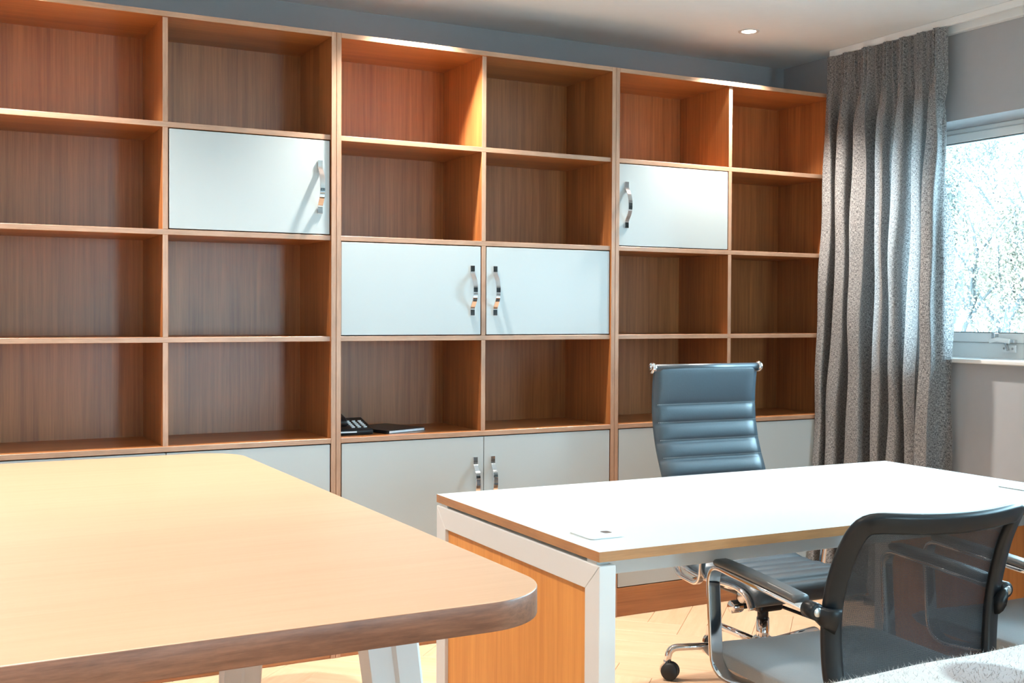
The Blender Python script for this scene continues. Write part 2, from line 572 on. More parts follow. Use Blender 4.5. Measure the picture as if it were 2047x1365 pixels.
for (x, y, a) in cells:
    if not (XL + 0.05 < x < XW - 0.1 and YF + 0.05 < y < YB - 0.02):
        continue
    if n_pl < 170 and -1.6 < x and y > -3.4:
        if proto_plank is None:
            proto_plank = plank_mb().build('plank', M['floor_plank'], floor, bevel=0.0012, seg=1)
            p = proto_plank
        else:
            p = proto_plank.copy(); COL.objects.link(p)
        p.location = (x, y, 0); p.rotation_euler = (0, 0, a)
        n_pl += 1
    else:
        c, s = math.cos(a), math.sin(a)
        vs = [(x + c*u - s*v, y + s*u + c*v, z) for u in (-PW/2+.0006, PW/2-.0006) for v in (-PL/2+.0006, PL/2-.0006) for z in (-0.006, 0)]
        far_bm.add(vs, [(0, 1, 3, 2), (4, 6, 7, 5), (0, 4, 5, 1), (2, 3, 7, 6), (0, 2, 6, 4), (1, 5, 7, 3)])
tag(far_bm.build('planking', M['floor_plank'], floor), kind='stuff')

# ------------------------------------------------------------------ window
XG = XW + 0.19                                    # plane of the frame
win = tag(empty('window_1', (XG, 0, 0)), kind='structure')
fz0, fz1 = 1.078, WZ1
FD = 0.06
fr = MB()
fr.box(0, FD, WY0, WY1, fz0 - 0.02, 1.135)         # lower frame
fr.box(0, FD, WY0, WY1, 2.022, fz1)                # upper frame
fr.box(0, FD, WY0, WY0 + 0.05, 1.135, 2.022)
fr.box(0, FD, WY1 - 0.05, WY1, 1.135, 2.022)
mull = [-1.75, -3.35]
for yv in mull:
    fr.box(0, FD, yv - 0.035, yv + 0.035, 1.135, 2.022)
fr.build('window_frame', M['upvc'], win, bevel=0.004)
edges = [WY1 - 0.05] + mull + [WY0 + 0.05]
for i in range(3):
    ya = edges[i] - (0.035 if i else 0)
    yb = edges[i+1] + (0.035 if i < 2 else 0)
    sm = MB()
    sm.box(-0.012, FD - 0.012, yb, ya, 1.136, 1.176)
    sm.box(-0.012, FD - 0.012, yb, ya, 1.984, 2.021)
    sm.box(-0.012, FD - 0.012, ya - 0.045, ya, 1.176, 1.984)
    sm.box(-0.012, FD - 0.012, yb, yb + 0.045, 1.176, 1.984)
    sash = sm.build('sash', M['upvc'], win, bevel=0.004)
    gk = MB()
    gk.box(-0.010, 0.012, yb + 0.045, ya - 0.045, 1.176, 1.1785)
    gk.box(-0.010, 0.012, yb + 0.045, ya - 0.045, 1.9815, 1.984)
    gk.build('gasket', M['rubber'], sash)
    MB().box(0.010, 0.014, yb + 0.04, ya - 0.04, 1.17, 1.99).build('pane', M['glass'], win)
# casement fittings on the sash in view
st = MB()
st.box(-0.018, -0.012, -0.80, -0.735, 1.098, 1.128)          # fixing plate on the frame
st.build('stay_plate', M['upvc'], win, bevel=0.001)
st = MB()
st.sweep([(-0.035, -0.785, 1.142), (-0.040, -0.73, 1.150), (-0.037, -0.690, 1.141)], rect_sec(0.010, 0.018))
st.build('stay_arm', M['upvc'], win, bevel=0.002)
st = MB()
st.sweep([(-0.026, -0.758, 1.140), (-0.026, -0.772, 1.105)], rect_sec(0.010, 0.010), up=(0, 1, 0))
st.build('stay_pin', M['satin'], win, bevel=0.001)
st = MB()
st.box(-0.034, -0.012, -0.805, -0.765, 1.136, 1.150)
st.build('stay_pivot', M['satin'], win, bevel=0.002)
st = MB()
st.box(-0.040, -0.014, -0.716, -0.700, 1.152, 1.176)
st.build('stay_catch', M['satin'], win, bevel=0.002)
st = MB()
for yy in (-0.747, -0.788):
    st.lathe([(0.0045, -0.0205), (0.0045, -0.018)], 10, (0, yy, 1.113), 'x')
st.build('screw', M['satin'], win)
kp = MB()
kp.box(-0.020, -0.012, -0.437, -0.418, 1.140, 1.154)
kp.box(-0.018, -0.012, -0.433, -0.418, 1.104, 1.128)
kp.build('keep', M['satin'], win, bevel=0.001)
# sill board inside
sl = MB()
sl.box(XW - 0.032, XG + 0.02, WY0 - 0.04, WY1 + 0.04, 1.055, 1.0725)
tag(sl.build('trim_1', M['sill_paint'], None, bevel=0.004), kind='structure')
# unseen glazing added farther along the same wall to let daylight in low
side_glazing = tag(empty('added_side_glazing', (XG, 0, 0)), kind='structure')
fr = MB()
fr.box(0, FD, GY0, GY1, GZ0, GZ0 + 0.06)
fr.box(0, FD, GY0, GY1, GZ1 - 0.06, GZ1)
gys = [GY0 + (GY1 - GY0 - 0.06) * i / 3 for i in range(4)]
for yv in gys:
    fr.box(0, FD, yv, yv + 0.06, GZ0 + 0.06, GZ1 - 0.06)
fr.build('window_frame', M['upvc'], side_glazing, bevel=0.004)
for i in range(3):
    MB().box(0.025, 0.031, gys[i] + 0.055, gys[i+1] + 0.005, GZ0 + 0.055, GZ1 - 0.055).build('pane', M['glass'], side_glazing)
end_glazing = tag(empty('added_end_glazing', (0, YF - 0.10, 0)), kind='structure')  # made-up opening in the end wall, feeding reflections on the shelf backs
hm = (HX0 + HX1) / 2
fr = MB()
fr.box(HX0, HX1, 0, 0.06, HZ0, HZ0 + 0.06)
fr.box(HX0, HX1, 0, 0.06, HZ1 - 0.06, HZ1)
for xv in (HX0, hm - 0.03, HX1 - 0.06):
    fr.box(xv, xv + 0.06, 0, 0.06, HZ0 + 0.06, HZ1 - 0.06)
fr.build('window_frame', M['upvc'], end_glazing, bevel=0.004)
for xa, xb in ((HX0 + 0.055, hm - 0.025), (hm + 0.025, HX1 - 0.055)):
    MB().box(xa, xb, 0.025, 0.031, HZ0 + 0.055, HZ1 - 0.055).build('pane', M['glass'], end_glazing)
# daylight comes in through this opening (sampling guide only)
for ya, yb, za, zb in ((WY0, WY1, WZ0, WZ1), (GY0, GY1, GZ0, GZ1)):
    pl = bpy.data.lights.new('window_portal', 'AREA')
    pl.shape = 'RECTANGLE'; pl.size = yb - ya; pl.size_y = zb - za
    pl.cycles.is_portal = True
    po = bpy.data.objects.new('window_portal', pl)
    COL.objects.link(po)
    po.location = (XG + 0.11, (ya + yb) / 2, (za + zb) / 2)
    po.rotation_euler = Matrix(((0, 0, 1), (1, 0, 0), (0, 1, 0))).to_euler()

pl = bpy.data.lights.new('window_portal', 'AREA')
pl.shape = 'RECTANGLE'; pl.size = HX1 - HX0; pl.size_y = HZ1 - HZ0
pl.cycles.is_portal = True
po = bpy.data.objects.new('window_portal', pl)
COL.objects.link(po)
po.location = (hm, YF - 0.14, (HZ0 + HZ1) / 2)
po.rotation_euler = (math.radians(-90), 0, math.radians(180))

# ------------------------------------------------------------------ bookcase units
UW, T, DEP = 1.1934, 0.018, 0.375
Z_TOP, Z_S1, Z_S2, Z_S3, Z_BASE, Z_PL = 2.25, 1.884, 1.5244, 1.1622, 0.7953, 0.119
SET = 0.009
def handle(parent, xc, zc, L=0.19):
    """Flat bow handle standing off a door front at y = 0 of the door's unit."""
    prof = [(-L/2, 0.003), (-L/2 + 0.026, 0.003), (-L/2 + 0.034, 0.007), (-L/2 + 0.058, 0.024), (-0.016, 0.0295), (0.016, 0.0295), (L/2 - 0.058, 0.024), (L/2 - 0.034, 0.007), (L/2 - 0.026, 0.003), (L/2, 0.003)]
    pts = [(xc, -h, zc + z) for z, h in prof]
    return pts
def add_handle(door, xc, yf, zc):
    pts = [(x, y + yf, z) for x, y, z in handle(door, xc, zc)]
    pts = fillet(pts, 0.010, 4)
    return MB().sweep(pts, rect_sec(0.0185, 0.0045), up=(0, -1, 0), smooth=False).build('handle', M['chrome'], door, bevel=0.0006, seg=1)

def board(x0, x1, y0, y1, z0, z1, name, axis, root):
    """A veneered board whose front edge is coloured paler for the light it catches."""
    o = MB().box(x0, x1, y0, y1, z0, z1).build(name, [M['oak_x' if axis == 0 else 'oak_z'], M['oak_lit_edge_x' if axis == 0 else 'oak_lit_edge_z']], root, bevel=0.0008, seg=1)
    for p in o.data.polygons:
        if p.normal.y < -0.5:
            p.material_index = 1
    return o

def bookcase(x0, label, upper_doors):
    root = empty('bookcase', (x0, 0, 0))
    tag(root, label, 'bookcase', 'oak bookcase units along the back wall')
    bev = 0.0008
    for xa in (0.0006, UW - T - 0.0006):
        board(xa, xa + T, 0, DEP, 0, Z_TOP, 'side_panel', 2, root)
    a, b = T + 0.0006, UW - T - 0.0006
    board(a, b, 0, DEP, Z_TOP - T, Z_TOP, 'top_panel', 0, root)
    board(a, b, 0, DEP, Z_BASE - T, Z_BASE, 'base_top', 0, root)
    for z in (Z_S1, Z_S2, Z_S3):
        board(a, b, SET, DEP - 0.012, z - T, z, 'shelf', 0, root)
    MB().box(a, b, DEP - 0.012, DEP - 0.002, Z_PL, Z_TOP - T).build('back_panel', M['oak_z'], root)
    MB().box(a, b, 0.0, DEP - 0.012, Z_PL - T, Z_PL).build('bottom_panel', M['oak_x'], root, bevel=bev, seg=1)
    MB().box(a, b, 0.004, 0.022, 0.001, Z_PL - T).build('plinth', M['oak_x'], root, bevel=bev, seg=1)
    mid = UW / 2
    rows = [(Z_TOP - T, Z_S1), (Z_S1 - T, Z_S2), (Z_S2 - T, Z_S3), (Z_S3 - T, Z_BASE)]
    for zt, zb in rows:
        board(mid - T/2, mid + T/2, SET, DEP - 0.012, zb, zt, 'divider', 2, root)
    gap = 0.0038
    for row, col, hside in upper_doors:
        zt, zb = rows[row]
        xa, xb = (a, mid - T/2) if col == 0 else (mid + T/2, b)
        d = MB().box(xa + gap, xb - gap, SET, SET + 0.018, zb + gap, zt - gap).build('door', M['door'], root, bevel=0.001, seg=1)
        add_handle(d, xb - gap - 0.036 if hside > 0 else xa + gap + 0.036, SET, (zt + zb) / 2)
    for col in (0, 1):
        xa, xb = (a + gap, mid - 0.0015) if col == 0 else (mid + 0.0015, b - gap)
        d = MB().box(xa, xb, 0.001, 0.019, Z_PL + gap, Z_BASE - T - gap).build('door', M['door'], root, bevel=0.001, seg=1)
        add_handle(d, xb - 0.036 if col == 0 else xa + 0.036, 0.001, Z_BASE - T - 0.080 - 0.095)
    return root

bookcase(-UW, 'oak bookcase behind the wooden table, one upper white door with its handle near the joint', [(1, 1, 1)])
bookcase(0.0, 'middle oak bookcase with a pair of white doors and the telephone on its shelf', [(2, 0, 1), (2, 1, -1)])
bookcase(UW, 'oak bookcase beside the grey curtain, behind the black leather chair', [(1, 0, -1)])

# ------------------------------------------------------------------ things on the shelf
ph = tag(empty('telephone', (0.100, 0.150, Z_BASE), math.radians(-3)), 'black desk telephone with pale keys on the bookcase shelf', 'telephone')
b = MB()
prof = [(-0.075, 0.0), (-0.078, 0.014), (-0.070, 0.022), (0.055, 0.048), (0.075, 0.052), (0.080, 0.044), (0.080, 0.0)]
vs = [(sx, y, z) for sx in (-0.075, 0.075) for y, z in prof]
n = len(prof)
b.add(vs, [tuple(range(n)), tuple(range(2*n - 1, n - 1, -1))] + [(i, (i+1) % n, n + (i+1) % n, n + i) for i in range(n)])
b.build('base', M['black_plastic'], ph, bevel=0.004)
for r in range(5):
    for c in range(3):
        y = -0.052 + r * 0.018; x = 0.004 + c * 0.023
        z = 0.022 + (y + 0.070) * 0.208
        MB().box(x - 0.0065, x + 0.0065, y - 0.0042, y + 0.0042, z - 0.001, z + 0.004).build('key', M['key_white'], ph, bevel=0.001, seg=1)
b = MB()
b.sweep(fillet([(-0.048, -0.085, 0.040), (-0.048, -0.070, 0.056), (-0.048, 0.060, 0.082), (-0.048, 0.085, 0.074)], 0.02), round_sec(0.040, 0.022, 0.008), up=(0, 0, 1), scales=None)
b.build('handset', M['black_plastic'], ph)
b = MB()
b.box(-0.066, -0.008, 0.045, 0.072, 0.050, 0.060)
b.build('display', M['rubber'], ph, bevel=0.003)
MB().box(-0.075, 0.010, -0.0795, -0.0775, 0.009, 0.014).build('front_trim', M['silver'], ph)

fd = tag(empty('laptop', (0.292, 0.185, Z_BASE), math.radians(20)), 'thin closed black laptop lying on the shelf beside the telephone', 'laptop')
MB().prism(round_rect(-0.115, 0.085, -0.10, 0.13, 0.008), 0.0005, 0.007).build('body', M['black_plastic'], fd, bevel=0.001, seg=1)
MB().prism(round_rect(-0.113, 0.083, -0.098, 0.128, 0.008), 0.0072, 0.012).build('lid', M['black_plastic'], fd, bevel=0.001, seg=1)
MB().box(-0.105, 0.075, -0.1012, -0.0995, 0.002, 0.010).build('edge_trim', M['silver'], fd)

# ------------------------------------------------------------------ white desk
DL, DW, DH = 1.70, 0.869, 0.740
desk = tag(empty('desk', (-0.055, -0.999, 0), math.radians(-0.9)), 'white-topped office desk with oak edges and white steel frame legs', 'desk')
TT = 0.022
b = MB()
b.box(0, DL, -DW, 0, DH - TT, DH)
o = b.build('top', [M['desk_oak_x'], M['white_laminate'], M['desk_oak_y']], desk)
for p in o.data.polygons:
    nrm = p.normal
    p.material_index = 1 if abs(nrm.z) > 0.5 else (2 if abs(nrm.x) > 0.5 else 0)
FZ = DH - TT - 0.009                       # top of the frames
PX, PY, RH = 0.042, 0.060, 0.058
def frame_end(xa, outer):
    fr = empty('end_frame'); fr.parent = desk
    # posts and rails meet in mitres, so each is a bar cut at 45 degrees
    def bar(poly):
        vs = [(x, y, z) for x in (xa, xa + PX) for y, z in poly]
        n = len(poly)
        return MB().add(vs, [tuple(range(n)), tuple(range(2*n-1, n-1, -1))] + [(i, (i+1) % n, n+(i+1) % n, n+i) for i in range(n)])
    g = 0.0004
    y0, y1, z0, z1 = -DW, 0.0, 0.004, FZ
    bar([(y0, z0), (y0 + PY, z0 + RH), (y0 + PY, z1 - RH - g), (y0, z1 - g)]).build('post', M['white_steel'], fr, bevel=0.0018)
    bar([(y1, z0), (y1 - PY, z0 + RH), (y1 - PY, z1 - RH - g), (y1, z1 - g)]).build('post', M['white_steel'], fr, bevel=0.0018)
    bar([(y0 + g, z1), (y0 + PY + g, z1 - RH), (y1 - PY - g, z1 - RH), (y1 - g, z1)]).build('rail', M['white_steel'], fr, bevel=0.0018)
    bar([(y0 + g, z0), (y0 + PY + g, z0 + RH), (y1 - PY - g, z0 + RH), (y1 - g, z0)]).build('rail', M['white_steel'], fr, bevel=0.0018)
    xp = xa + 0.010 if outer < 0 else xa + 0.014
    MB().box(xp, xp + 0.018, y0 + PY, y1 - PY, z0 + RH, z1 - RH).build('end_panel', M['desk_oak_z'], fr)
frame_end(0.0, -1)
frame_end(DL - PX, 1)
for ya in (-DW + 0.15, -0.19):
    MB().box(PX, DL - PX, ya, ya + 0.04, FZ - 0.06, FZ).build('cross_beam', M['white_steel'], desk, bevel=0.002)
for xs in (0.006, DL - 0.036):
    for ys in (-DW + 0.02, -0.06):
        MB().box(xs, xs + 0.03, ys, ys + 0.04, FZ, DH - TT).build('spacer', M['white_steel'], desk)
for gx, gy in ((0.097, -0.700), (1.60, -0.640)):
    g = MB().prism(round_rect(gx - 0.046, gx + 0.046, gy - 0.052, gy + 0.052, 0.014), DH + 0.0002, DH + 0.0032, smooth_side=False).build('cable_port', M['white_laminate'], desk, bevel=0.0012, seg=2)
    MB().prism(round_rect(gx + 0.016, gx + 0.037, gy - 0.010, gy + 0.016, 0.006), DH + 0.0033, DH + 0.0037).build('port_opening', M['satin'], g)

# ------------------------------------------------------------------ oak meeting table
TH, TTK = 0.780, 0.049
tb = tag(empty('meeting_table', (-0.99, -1.19, 0)), 'large light oak meeting table with rounded corners and white splayed legs', 'table')
hx, hy = 0.598, 1.089
b = MB()
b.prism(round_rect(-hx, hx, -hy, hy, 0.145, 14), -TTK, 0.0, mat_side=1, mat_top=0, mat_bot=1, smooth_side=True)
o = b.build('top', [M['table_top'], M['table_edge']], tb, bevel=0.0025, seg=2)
o.location = (0, 0, TH)
def table_leg(x, y, dx, dy, flip):
    """Folded steel plate leg: two faces meeting in an open channel."""
    zt = TH - TTK
    m = MB()
    sec = [(-0.052, -0.03), (-0.052, 0.03), (-0.046, 0.03), (-0.046, -0.024), (-0.012, -0.024), (-0.006, -0.016), (-0.006, 0.03), (0.0, 0.03), (0.054, 0.012), (0.054, -0.03), (0.048, -0.034), (0.004, -0.034), (-0.004, -0.030)]
    k = len(sec)
    vs = [(x + flip * u, y + v, zt) for u, v in sec] + [(x + dx + flip * u * 0.8, y + dy + v * 0.8, 0.001) for u, v in sec]
    fs = [tuple(range(k)), tuple(range(2*k - 1, k - 1, -1))] + [(i, (i+1) % k, k + (i+1) % k, k + i) for i in range(k)]
    m.add(vs, fs)
    return m.build('leg', M['white_steel'], tb, bevel=0.0012, seg=1)
table_leg(0.410, -0.71, 0.06, -0.10, 1)
table_leg(0.365, 0.06, -0.01, 0.10, 1)
table_leg(-0.410, -0.71, -0.06, -0.10, -1)
table_leg(-0.365, 0.06, 0.01, 0.10, -1)
MB().box(-0.36, 0.36, -0.66, 0.02, TH - TTK - 0.035, TH - TTK - 0.001).build('under_frame', M['white_steel'], tb, bevel=0.002)

# ------------------------------------------------------------------ executive chair
ex = tag(empty('executive_chair', (1.233, -0.875, 0), math.radians(180 - 3)), 'high-backed black leather office chair with stitched ribs and chrome frame behind the desk', 'chair')
PROF = [(-0.342, 1.058), (-0.352, 1.00), (-0.356, 0.93), (-0.350, 0.85), (-0.327, 0.76), (-0.285, 0.66), (-0.252, 0.56), (-0.220, 0.475), (-0.170, 0.412), (-0.095, 0.382), (0.0, 0.374), (0.09, 0.378), (0.18, 0.380), (0.235, 0.362), (0.258, 0.325)]
path = catmull([(0, y, z) for y, z in PROF], 10)
# arc length table
arc = [0.0]
for i in range(1, len(path)):
    arc.append(arc[-1] + (path[i] - path[i-1]).length)
def at_arc(s):
    for i in range(1, len(path)):
        if arc[i] >= s:
            t = (s - arc[i-1]) / max(1e-9, arc[i] - arc[i-1])
            p = path[i-1].lerp(path[i], t)
            d = (path[i] - path[i-1]).normalized()
            return p, d
    return path[-1], (path[-1] - path[-2]).normalized()
LT = arc[-1]
seams = [0.145]
while seams[-1] + 0.067 < LT - 0.03:
    seams.append(seams[-1] + 0.067)
bounds = [0.0] + seams + [LT]
HWC = 0.226
nx = 16
rows_s = []
for i in range(len(bounds) - 1):
    a, c = bounds[i], bounds[i+1]
    kk = 12 if i == 0 else 8
    for j in range(kk):
        rows_s.append((a + (c - a) * j / kk, j / kk, i))
rows_s.append((LT, 0.0, len(bounds) - 1))
b = MB()
top_v, bot_v = [], []
for s, t, i in rows_s:
    p, d = at_arc(s)
    nrm = Vector((0, -d.z, d.y))
    if nrm.y < 0 and s < LT * 0.5: nrm = -nrm
    if nrm.z < 0 and s >= LT * 0.5: nrm = -nrm
    puff = math.sin(math.pi * t) ** 0.55 if 0 < t < 1 else 0.0
    for k in range(nx + 1):
        x = -HWC + 2 * HWC * k / nx
        ed = 1 - abs(2 * k / nx - 1) ** 6
        h = 0.010 + 0.011 * puff * (0.35 + 0.65 * ed)
        top_v.append(Vector((x, p.y, p.z)) + nrm * h * (0.35 + 0.65 * (ed > 0.0)))
        bot_v.append(Vector((x, p.y, p.z)) - nrm * 0.007)
nr = len(rows_s)
vs = top_v + bot_v
o2 = nr * (nx + 1)
fs = []
for i in range(nr - 1):
    for k in range(nx):
        q = i * (nx + 1) + k
        fs.append((q, q + 1, q + nx + 2, q + nx + 1))
        fs.append((o2 + q, o2 + q + nx + 1, o2 + q + nx + 2, o2 + q + 1))
    q = i * (nx + 1)
    fs.append((q, q + nx + 1, o2 + q + nx + 1, o2 + q))
    q2 = q + nx
    fs.append((q2, o2 + q2, o2 + q2 + nx + 1, q2 + nx + 1))
for k in range(nx):
    fs.append((k, o2 + k, o2 + k + 1, k + 1))
    q = (nr - 1) * (nx + 1) + k
    fs.append((q, q + 1, o2 + q + 1, o2 + q))
b.add(vs, fs, 0, True)
b.build('upholstery', M['leather'], ex)
# stitches: one row of short threads along each seam that can be seen
sb = MB()
for s in seams[:6]:
    p, d = at_arc(s - 0.0045)
    nrm = Vector((0, -d.z, d.y))
    if nrm.y < 0: nrm = -nrm
    for k in range(62):
        x = -HWC + 0.012 + (2 * HWC - 0.024) * k / 61
        c = Vector((x, p.y, p.z)) + nrm * 0.0160
        sb.sweep([c - Vector((0.0016, 0, 0)) - d * 0.0012, c + Vector((0.0016, 0, 0)) + d * 0.0012], rect_sec(0.0012, 0.0022), up=nrm, smooth=False)
tag(sb.build('stitching', M['thread'], ex), kind='stuff')
# chrome side rails follow the profile
for sx in (-1, 1):
    rail = [(sx * (HWC + 0.006), p.y - 0.012, p.z - 0.012) for p in path[::2] if p.z < 0.66]
    MB().sweep(rail, round_sec(0.014, 0.024, 0.005), up=(1, 0, 0)).build('side_rail', M['chrome'], ex)
# head roller with capped ends
MB().lathe([(0.0135, -HWC), (0.0135, HWC)], 20, (0, -0.344, 1.052), 'x').build('head_roller', M['leather'], ex)
for sx in (-1, 1):
    x0, x1 = sorted((sx * HWC, sx * (HWC + 0.017)))
    cap = MB().lathe([(0.016, x0), (0.0195, x0 + 0.004), (0.0195, x1 - 0.003), (0.016, x1)], 24, (0, -0.344, 1.052), 'x').build('end_cap', M['chrome'], ex)
    MB().lathe([(0.007, min(sx*(HWC+0.0165), sx*(HWC+0.019))), (0.007, max(sx*(HWC+0.0165), sx*(HWC+0.019)))], 16, (0, -0.344, 1.052), 'x').build('cap_screw', M['satin'], cap)
# arms: flat chrome loops with black pads
for sx in (-1, 1):
    X = sx * (HWC + 0.030)
    pts = fillet([(sx * (HWC + 0.010), -0.20, 0.400), (X, -0.14, 0.352), (X, -0.005, 0.340), (X, 0.030, 0.565), (X, 0.000, 0.600), (X, -0.20, 0.598), (sx * (HWC + 0.012), -0.285, 0.640)], 0.040, 6)
    arm = MB().sweep(pts, round_sec(0.012, 0.024, 0.004), up=(1, 0, 0)).build('arm', M['chrome'], ex)
    MB().sweep(fillet([(X, 0.005, 0.613), (X, -0.08, 0.616), (X, -0.20, 0.612)], 0.03), round_sec(0.042, 0.020, 0.009), up=(0, 0, 1)).build('arm_pad', M['leather'], arm)
# under-seat structure
for yy in (-0.07, 0.10):
    MB().sweep(fillet([(-HWC, yy, 0.358), (-0.16, yy, 0.342), (0.16, yy, 0.342), (HWC, yy, 0.358)], 0.05), round_sec(0.030, 0.014, 0.005)).build('stretcher', M['chrome'], ex)
MB().box(-0.085, 0.085, -0.15, 0.13, 0.280, 0.333).build('tilt_mechanism', M['black_plastic'], ex, bevel=0.014, seg=3)
MB().box(-0.05, 0.05, -0.09, 0.05, 0.236, 0.284).build('mechanism_block', M['black_plastic'], ex, bevel=0.010, seg=3)
MB().lathe([(0.021, 0.150), (0.023, 0.154), (0.023, 0.166), (0.019, 0.170)], 24, (0, 0.10, 0.318), 'x').build('pivot_disc', M['satin'], ex)
k = MB().lathe([(0.012, 0.05), (0.012, 0.115)], 16, (0, 0.02, 0.262), 'x').build('tension_rod', M['black_plastic'], ex)
MB().lathe([(0.020, 0.108), (0.0215, 0.112), (0.0215, 0.146), (0.019, 0.150)], 24, (0, 0.02, 0.262), 'x').build('tension_knob', M['chrome'], ex)
MB().tube([(-0.03, 0.0, 0.255), (-0.14, 0.08, 0.21), (-0.19, 0.11, 0.206)], 0.006, 8).build('lever', M['black_plastic'], ex)
MB().lathe([(0.019, 0.200), (0.019, 0.240)], 20).build('column_collar', M['black_plastic'], ex)
MB().lathe([(0.022, 0.10), (0.022, 0.205)], 24).build('gas_column', M['chrome'], ex)
MB().lathe([(0.034, 0.085), (0.042, 0.092), (0.042, 0.128), (0.030, 0.140)], 24).build('hub', M['chrome'], ex)
base_ang = math.radians(157 - 177)
for i in range(5):
    a = base_ang + 2 * math.pi * i / 5
    c, s = math.cos(a), math.sin(a)
    pts = fillet([(0.03 * c, 0.03 * s, 0.115), (0.325 * c, 0.325 * s, 0.108), (0.335 * c, 0.335 * s, 0.052)], 0.04, 6)
    leg = MB().tube(pts, 0.0125, 12).build('base_leg', M['chrome'], ex)
    tz = a + 1.1 + 0.5 * i
    cx, cy = 0.335 * c, 0.335 * s
    ax, ay = math.cos(tz), math.sin(tz)            # axle direction
    hub = MB()
    hub.sweep([(cx - ax*0.006, cy - ay*0.006, 0.034), (cx + ax*0.006, cy + ay*0.006, 0.034)], [(0.024*math.cos(t*math.pi/6), 0.024*math.sin(t*math.pi/6)) for t in range(12)], smooth=False)
    hub.lathe([(0.011, 0.040), (0.0115, 0.066), (0.009, 0.068)], 12, (cx, cy, 0))
    hub.build('caster_fork', M['chrome'], leg)
    for sgn in (-1, 1):
        m0, m1 = 0.007 * sgn, 0.022 * sgn
        wheel = MB().sweep([(cx - ay*0.012 + ax*m0, cy + ax*0.012 + ay*m0, 0.0305), (cx - ay*0.012 + ax*(m0+m1)/2, cy + ax*0.012 + ay*(m0+m1)/2, 0.0305), (cx - ay*0.012 + ax*m1, cy + ax*0.012 + ay*m1, 0.0305)],
                           [(0.030*math.cos(t*math.pi/12), 0.030*math.sin(t*math.pi/12)) for t in range(24)], scales=[1.0, 1.0, 0.88])
        wheel.build('caster_wheel', M['rubber'], leg)

